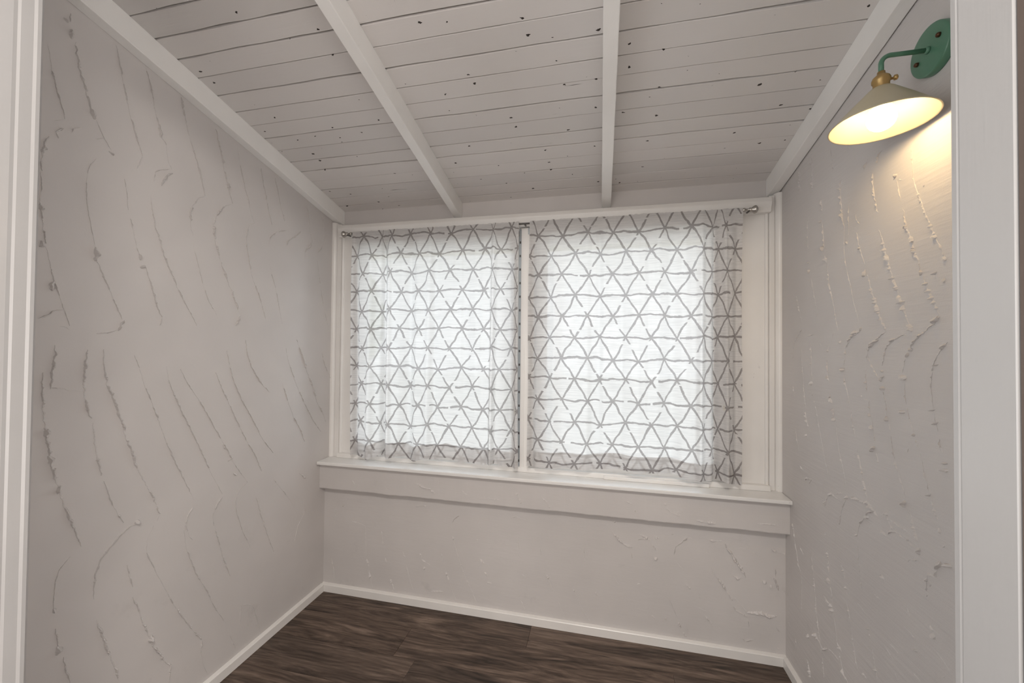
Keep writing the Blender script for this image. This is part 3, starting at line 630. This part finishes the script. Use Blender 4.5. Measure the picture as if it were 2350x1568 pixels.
def ridge(pts, nrm, side, w, parent, beady, hs, near=0.75):
    """irregular raised bead of plaster along pts (3D points on a wall face)"""
    rid[0] += 1
    nz = value_noise(rid[0]*31); nb = value_noise(rid[0]*57+5); rnd = random.Random(rid[0])
    P = []
    step = 0.0030
    for a, b in zip(pts, pts[1:]):
        L = (b-a).length; k = max(1, int(L/step))
        for i in range(k): P.append(a.lerp(b, i/k))
    P.append(pts[-1])
    # soften corners
    for _ in range(3): P = [P[0]] + [(P[i-1]+P[i]*2+P[i+1])/4 for i in range(1, len(P)-1)] + [P[-1]]
    n = len(P)
    if n < 4:
        P = [pts[0].lerp(pts[-1], i/4) for i in range(5)]; n = 5
    hw = WT[w]; vs = []; fs = []
    for i, p in enumerate(P):
        d = (P[min(i+1, n-1)]-P[max(i-1, 0)]).normalized(); s = nrm.cross(d).normalized()
        if s.dot(side) < 0: s = -s
        e = min(1.0, 0.3+4.0*min(i, n-1-i)/n) if w < 4 else math.sin(math.pi*(i+0.6)/(n+0.2))**0.6
        m = 0.30+0.75*nz(i*0.30)+0.45*nz(i*0.85+40)
        g = nz(i*0.085+90)
        if w < 4:
            if beady: m *= 0.30 + 1.5*max(0, nb(i*0.55)-0.42)/0.58*(1 if g > 0.3 else 0.3)
            else: m *= 1.0 if g > 0.36 else 0.22
        fk = 1.0
        if w < 4 and rnd.random() < 0.10: fk = rnd.uniform(1.5, 2.3)
        a = hw*e*(0.6+0.6*m)*(0.5+0.5*fk); h = hw*hs*e*m*fk**0.5
        j = s*(hw*1.5*(nz(i*0.25+300)-0.5) + hw*0.9*(nz(i*0.8+150)-0.5))
        q = p + j
        vs += [q - s*a*near - nrm*0.0006, q - s*a*near*0.8 + nrm*h, q + s*a*0.35 + nrm*h*0.8, q + s*a*1.6 - nrm*0.0006]
    for i in range(n-1):
        for k in range(3): fs.append((i*4+k, (i+1)*4+k, (i+1)*4+k+1, i*4+k+1))
    fs += [(0, 1, 2, 3), ((n-1)*4+3, (n-1)*4+2, (n-1)*4+1, (n-1)*4)]
    return raw('plaster_ridge', vs, fs, M_ridge, parent)
def ridges(data, to3d, nrm, side, parent, beady, hs):
    for ox, oy, s, ls in data:
        for r in ls:
            pts = [to3d(ox+r[i]/s, oy+r[i+1]/s) for i in range(1, len(r), 2)]
            ridge(pts, nrm, side, r[0], parent, beady, hs)
ridges(RL, lambda x, y: on_x(x, y, XL), Vector((1, 0, 0)), Vector((0, 1, 0.2)), wall_left, False, 3.1)
ridges(RR, lambda x, y: on_x(x, y, XR), Vector((-1, 0, 0)), Vector((0, 0.3, 1)), wall_right, True, 2.3)
ridges(RB, lambda x, y: on_y(x, y, D), Vector((0, -1, 0)), Vector((1, 0, 0.3)), wall_back, False, 2.4)
ridges(RA, lambda x, y: on_y(x, y, 1.9545), Vector((0, -1, 0)), Vector((1, 0, 0.3)), apron, False, 1.8)

# ------------------------------------------------------------------ curtain rod
ROD_Y, ROD_Z = 1.985, 2.040
rod = tag(empty('curtain_rod', (-0.37, ROD_Y, ROD_Z)), 'slim brushed metal curtain rod with knob finials across the window head', 'curtain rod')
adopt(tube('rod', [(-1.40, ROD_Y, ROD_Z), (-0.37, ROD_Y, ROD_Z-0.001), (0.66, ROD_Y, ROD_Z)], 0.0045, M_steel_dark), rod)
fin = [(0, 0), (0.0075, 0.0), (0.0075, 0.010), (0.0045, 0.012), (0.0045, 0.026), (0.009, 0.028), (0.0065, 0.032), (0.012, 0.040), (0.0155, 0.046), (0.0155, 0.050), (0.013, 0.054), (0.006, 0.059), (0, 0.060)]
fin = [(a*1.2, b*1.1) for a, b in fin]
fl = adopt(lathe('finial', fin, (-1.385, ROD_Y, ROD_Z), (-1, 0, 0), M_steel, None, 28), rod)
fr = adopt(lathe('finial', fin, (0.632, ROD_Y, ROD_Z), (1, 0, 0), M_steel, None, 28), rod)
for x in (-0.382, -1.412, 0.660):
    b = adopt(box('bracket', x-0.004, x+0.004, ROD_Y-0.006, 2.013, ROD_Z-0.008, ROD_Z-0.003, M_steel_dark, None, None, 0.001), rod)
adopt(box('bracket_plate', -0.372, -0.362, W-0.016, W-0.0115, 1.995, 2.028, M_alu, None, None, 0.001), rod)

# ------------------------------------------------------------------ curtains
def curtain(x0, x1, folds, zb, uo, vo, seed, label, us=1.0):
    """cloth hung from the rod: folds = [(x, width, depth)], zb(x) = height of the lower edge"""
    root = empty('curtain', ((x0+x1)/2, ROD_Y, ROD_Z)); tag(root, label, 'curtain', 'printed sheer curtains')
    nx, nzr = 260, 64
    n1, n2, n3 = value_noise(seed), value_noise(seed+1), value_noise(seed+2)
    def depth(t, v):        # t in metres from x0, v = 0 top, 1 bottom
        x = x0+t; y = 0.0
        for fx, fw, fd in folds:
            q = (x-fx-0.010*(v-0.5)*math.sin(fx*37))/fw
            y += 1.7*fd*math.exp(-q*q)*(0.55+0.45*min(1, v*1.6))
        y += 0.016*(n1(t*19+v*0.6)-0.5) + 0.009*(n2(t*48)-0.5)*(1-0.6*v)
        pk = max(0.0, 1-v/0.055)
        y += 0.005*pk*(n3(t*150)-0.5)
        return y
    def build(name, v0, v1, rows, off, parent, flip, du):
        vs = []; fs = []; uvs = []
        # arc length at mid height gives the cloth coordinate
        arc = [0.0]
        for i in range(nx):
            ta, tb = (x1-x0)*i/nx, (x1-x0)*(i+1)/nx
            arc.append(arc[-1] + math.hypot(tb-ta, 1.25*(depth(tb, 0.5)-depth(ta, 0.5))))
        for j in range(rows+1):
            v = v0+(v1-v0)*j/rows
            for i in range(nx+1):
                t = (x1-x0)*i/nx; x = x0+t
                zt = ROD_Z+0.008 + 0.004*(n3(t*120)-0.5) + 0.002*(n1(t*300)-0.5)
                z = zt + (zb(x)-zt)*v
                y = ROD_Y - 0.0035 + depth(t, v)*min(1, 0.35+v*5) - 0.006*min(1, v*8)
                if v < 0.06: y = ROD_Y - 0.0085 + min(0.0008, depth(t, v)*0.35)
                sx = (0.010*(n2(v*3+seed)-0.5))*(1 if i in (0, nx) else 0)
                vs.append((x+sx, y+off, z)); uvs.append((arc[i]*us+uo, z+vo + du))
        m = nx+1
        for j in range(rows):
            for i in range(nx):
                fs.append((j*m+i, j*m+i+1, (j+1)*m+i+1, (j+1)*m+i))
        me = bpy.data.meshes.new(name); me.from_pydata(vs, [], fs); me.update()
        ul = me.uv_layers.new(name='UVMap')
        for p in me.polygons:
            p.use_smooth = True
            for li in p.loop_indices: ul.data[li].uv = uvs[me.loops[li].vertex_index]
        return adopt(link(name, me, M_cloth), parent)
    build('cloth', 0, 1, nzr, 0, root, False, 0)
    build('rod_pocket', 0.0, 0.058, 6, 0.0155, root, False, 0.137)
    build('bottom_hem', 0.938, 0.999, 6, 0.0022, root, False, 0.061)
    return root
def edge_l(x):
    return 0.788 + 0.008*math.sin(x*21) + 0.006*math.sin(x*47+1) + 0.012*max(0, 1-abs(x+0.75)/0.4) - 0.010*math.exp(-((x+0.50)/0.05)**2)
def edge_r(x):
    return 0.800 + 0.004*math.sin(x*26) + 0.016*math.exp(-((x-0.13)/0.20)**2) - 0.012*max(0, (x-0.35)/0.28) + 0.006*math.sin(x*60)*max(0, (x-0.35)/0.28)
H_, B_ = 0.1038, 0.128
# rows of the print: 1.972 - k*H on the right curtain, 1.912 - k*H on the left one
curtain(-1.372, -0.408, [(-1.345, 0.014, 0.016), (-1.250, 0.020, -0.014), (-1.175, 0.013, 0.022), (-1.135, 0.012, -0.012), (-1.02, 0.03, 0.010), (-0.90, 0.018, -0.010), (-0.70, 0.04, 0.010), (-0.545, 0.012, -0.020), (-0.455, 0.020, 0.016), (-0.415, 0.010, -0.014)],
        edge_l, -0.035, -(1.912 % (2*H_)), 3, 'white sheer curtain with grey triangle print and a small yellow stain', 0.97)
curtain(-0.357, 0.632, [(-0.335, 0.014, 0.012), (-0.22, 0.03, -0.009), (-0.02, 0.03, 0.010), (0.17, 0.03, -0.010), (0.33, 0.03, 0.012), (0.455, 0.016, -0.020), (0.520, 0.012, 0.022), (0.560, 0.012, -0.018), (0.610, 0.014, 0.012)],
        edge_r, 0.06, -(1.972 % (2*H_)), 11, 'white sheer curtain with grey triangle print hanging nearer the wall lamp', 0.985)

# ------------------------------------------------------------------ wall lamp
LX, LY, LZ = 0.689, 1.165, 1.974
PC = Vector((XR, 1.172, 2.150))
lamp = tag(empty('wall_lamp', PC), 'green wall lamp with lit bulb and wide conical shade on plaster wall', 'wall lamp')
def lm(o): return adopt(o, lamp)
bpz = lm(lathe('backplate', [(0, 0), (0.060, 0), (0.0605, 0.004), (0.0605, 0.016), (0.059, 0.0185), (0.056, 0.0195), (0, 0.0195)], PC, (-1, 0, 0), M_green, None, 56))
lm(lathe('arm_collar', [(0, 0.0190), (0.0085, 0.0190), (0.0085, 0.0225), (0.0065, 0.027), (0, 0.027)], PC, (-1, 0, 0), M_green, None, 24))
AZ = PC.z
pts = [(XR-0.020, PC.y, AZ)]
R_ = 0.028
for k in range(13):
    a = math.pi/2*k/12
    pts.append((LX + R_ - R_*math.sin(a), PC.y + (LY-PC.y)*min(1, k/12), AZ - R_ + R_*math.cos(a)))
pts.append((LX, LY, 2.103))
lm(tube('arm', pts, 0.0056, M_green))
for dy, dz in ((0.034, -0.013), (-0.034, 0.013)):
    adopt(lathe('screw', [(0, 0.018), (0.0055, 0.019), (0.0055, 0.0235), (0.004, 0.026), (0, 0.027)], PC+Vector((0, dy, dz)), (-1, 0, 0), M_bronze, None, 18), bpz)
sk = lm(lathe('socket', [(0, 0.131), (0.008, 0.131), (0.0085, 0.124), (0.0115, 0.122), (0.017, 0.117), (0.019, 0.112), (0.019, 0.106), (0.0165, 0.103), (0.0165, 0.088), (0.0175, 0.083), (0.0, 0.083)], (LX, LY, LZ), (0, 0, 1), M_brass, None, 32))
adopt(lathe('thumbscrew', [(0, 0), (0.003, 0), (0.003, 0.008), (0.0065, 0.009), (0.0065, 0.014), (0.004, 0.016), (0, 0.016)], (LX+0.016, LY-0.003, LZ+0.109), (1, -0.25, 0.12), M_brass, None, 18), sk)
RS = 0.1065
sh = lm(lathe('lamp_shade', [(0.017, 0.0885), (0.022, 0.0880), (0.028, 0.083), (RS*0.62, 0.0435), (RS-0.004, 0.0045), (RS, 0.0008), (RS-0.0010, -0.0008), (RS-0.003, 0.0006)], (LX, LY, LZ), (0, 0, 1), M_shade, None, 72))
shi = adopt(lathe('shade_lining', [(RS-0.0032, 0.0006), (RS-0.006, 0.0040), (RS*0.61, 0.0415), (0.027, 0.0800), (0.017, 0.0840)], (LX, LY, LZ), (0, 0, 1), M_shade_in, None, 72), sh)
lm(lathe('bulb_base', [(0, 0.083), (0.0155, 0.083), (0.0165, 0.066), (0.0195, 0.050), (0.0235, 0.036), (0, 0.036)], (LX, LY, LZ), (0, 0, 1), M_white, None, 32))
bl = lm(lathe('bulb', [(0.0240, 0.036)] + [(0.0295*math.cos(a), 0.012+0.0295*math.sin(a)) for a in [math.radians(d) for d in (48, 35, 20, 5, -10, -25, -40, -55, -70, -82)]] + [(0, 0.012-0.0295)], (LX, LY, LZ), (0, 0, 1), M_bulb, None, 40))

# ------------------------------------------------------------------ outside the window
lawn = raw('ground_patio', [(-14, 2.2, -0.25), (14, 2.2, -0.25), (14, 24, -0.25), (-14, 24, -0.25)], [(0, 1, 2, 3)], M_patio, None, 'structure')
def tree(loc, h, r, n, seed, label):
    rnd = random.Random(seed)
    root = tag(empty('tree', loc), label, 'tree', 'greenery outside')
    prof = [(0.13, -0.02), (0.10, 0.3*h), (0.06, 0.7*h), (0.0, 0.8*h)]
    lathe('trunk', prof, (0, 0, 0), (0, 0, 1), M_bark, root, 12)
    vs = []; fs = []
    for i in range(n):
        while True:
            p = Vector((rnd.uniform(-1, 1), rnd.uniform(-1, 1), rnd.uniform(-1, 1)))
            if 0.25 < p.length < 1: break
        p = Vector((p.x*r, p.y*r, h*0.62+p.z*h*0.42))
        a = Vector((rnd.gauss(0, 1), rnd.gauss(0, 1), rnd.gauss(0, 1))).normalized()*rnd.uniform(0.05, 0.10)
        b = a.orthogonal().normalized()*0.04
        k = len(vs); vs += [p-a, p+b, p+a, p-b]; fs.append((k, k+1, k+2, k+3))
    f = raw('foliage', vs, fs, M_leaf, root, 'stuff')
    return root
tree((-5.6, 7.0, -0.25), 3.6, 1.25, 9000, 4, 'leafy green tree outside, a green tint through the curtain')
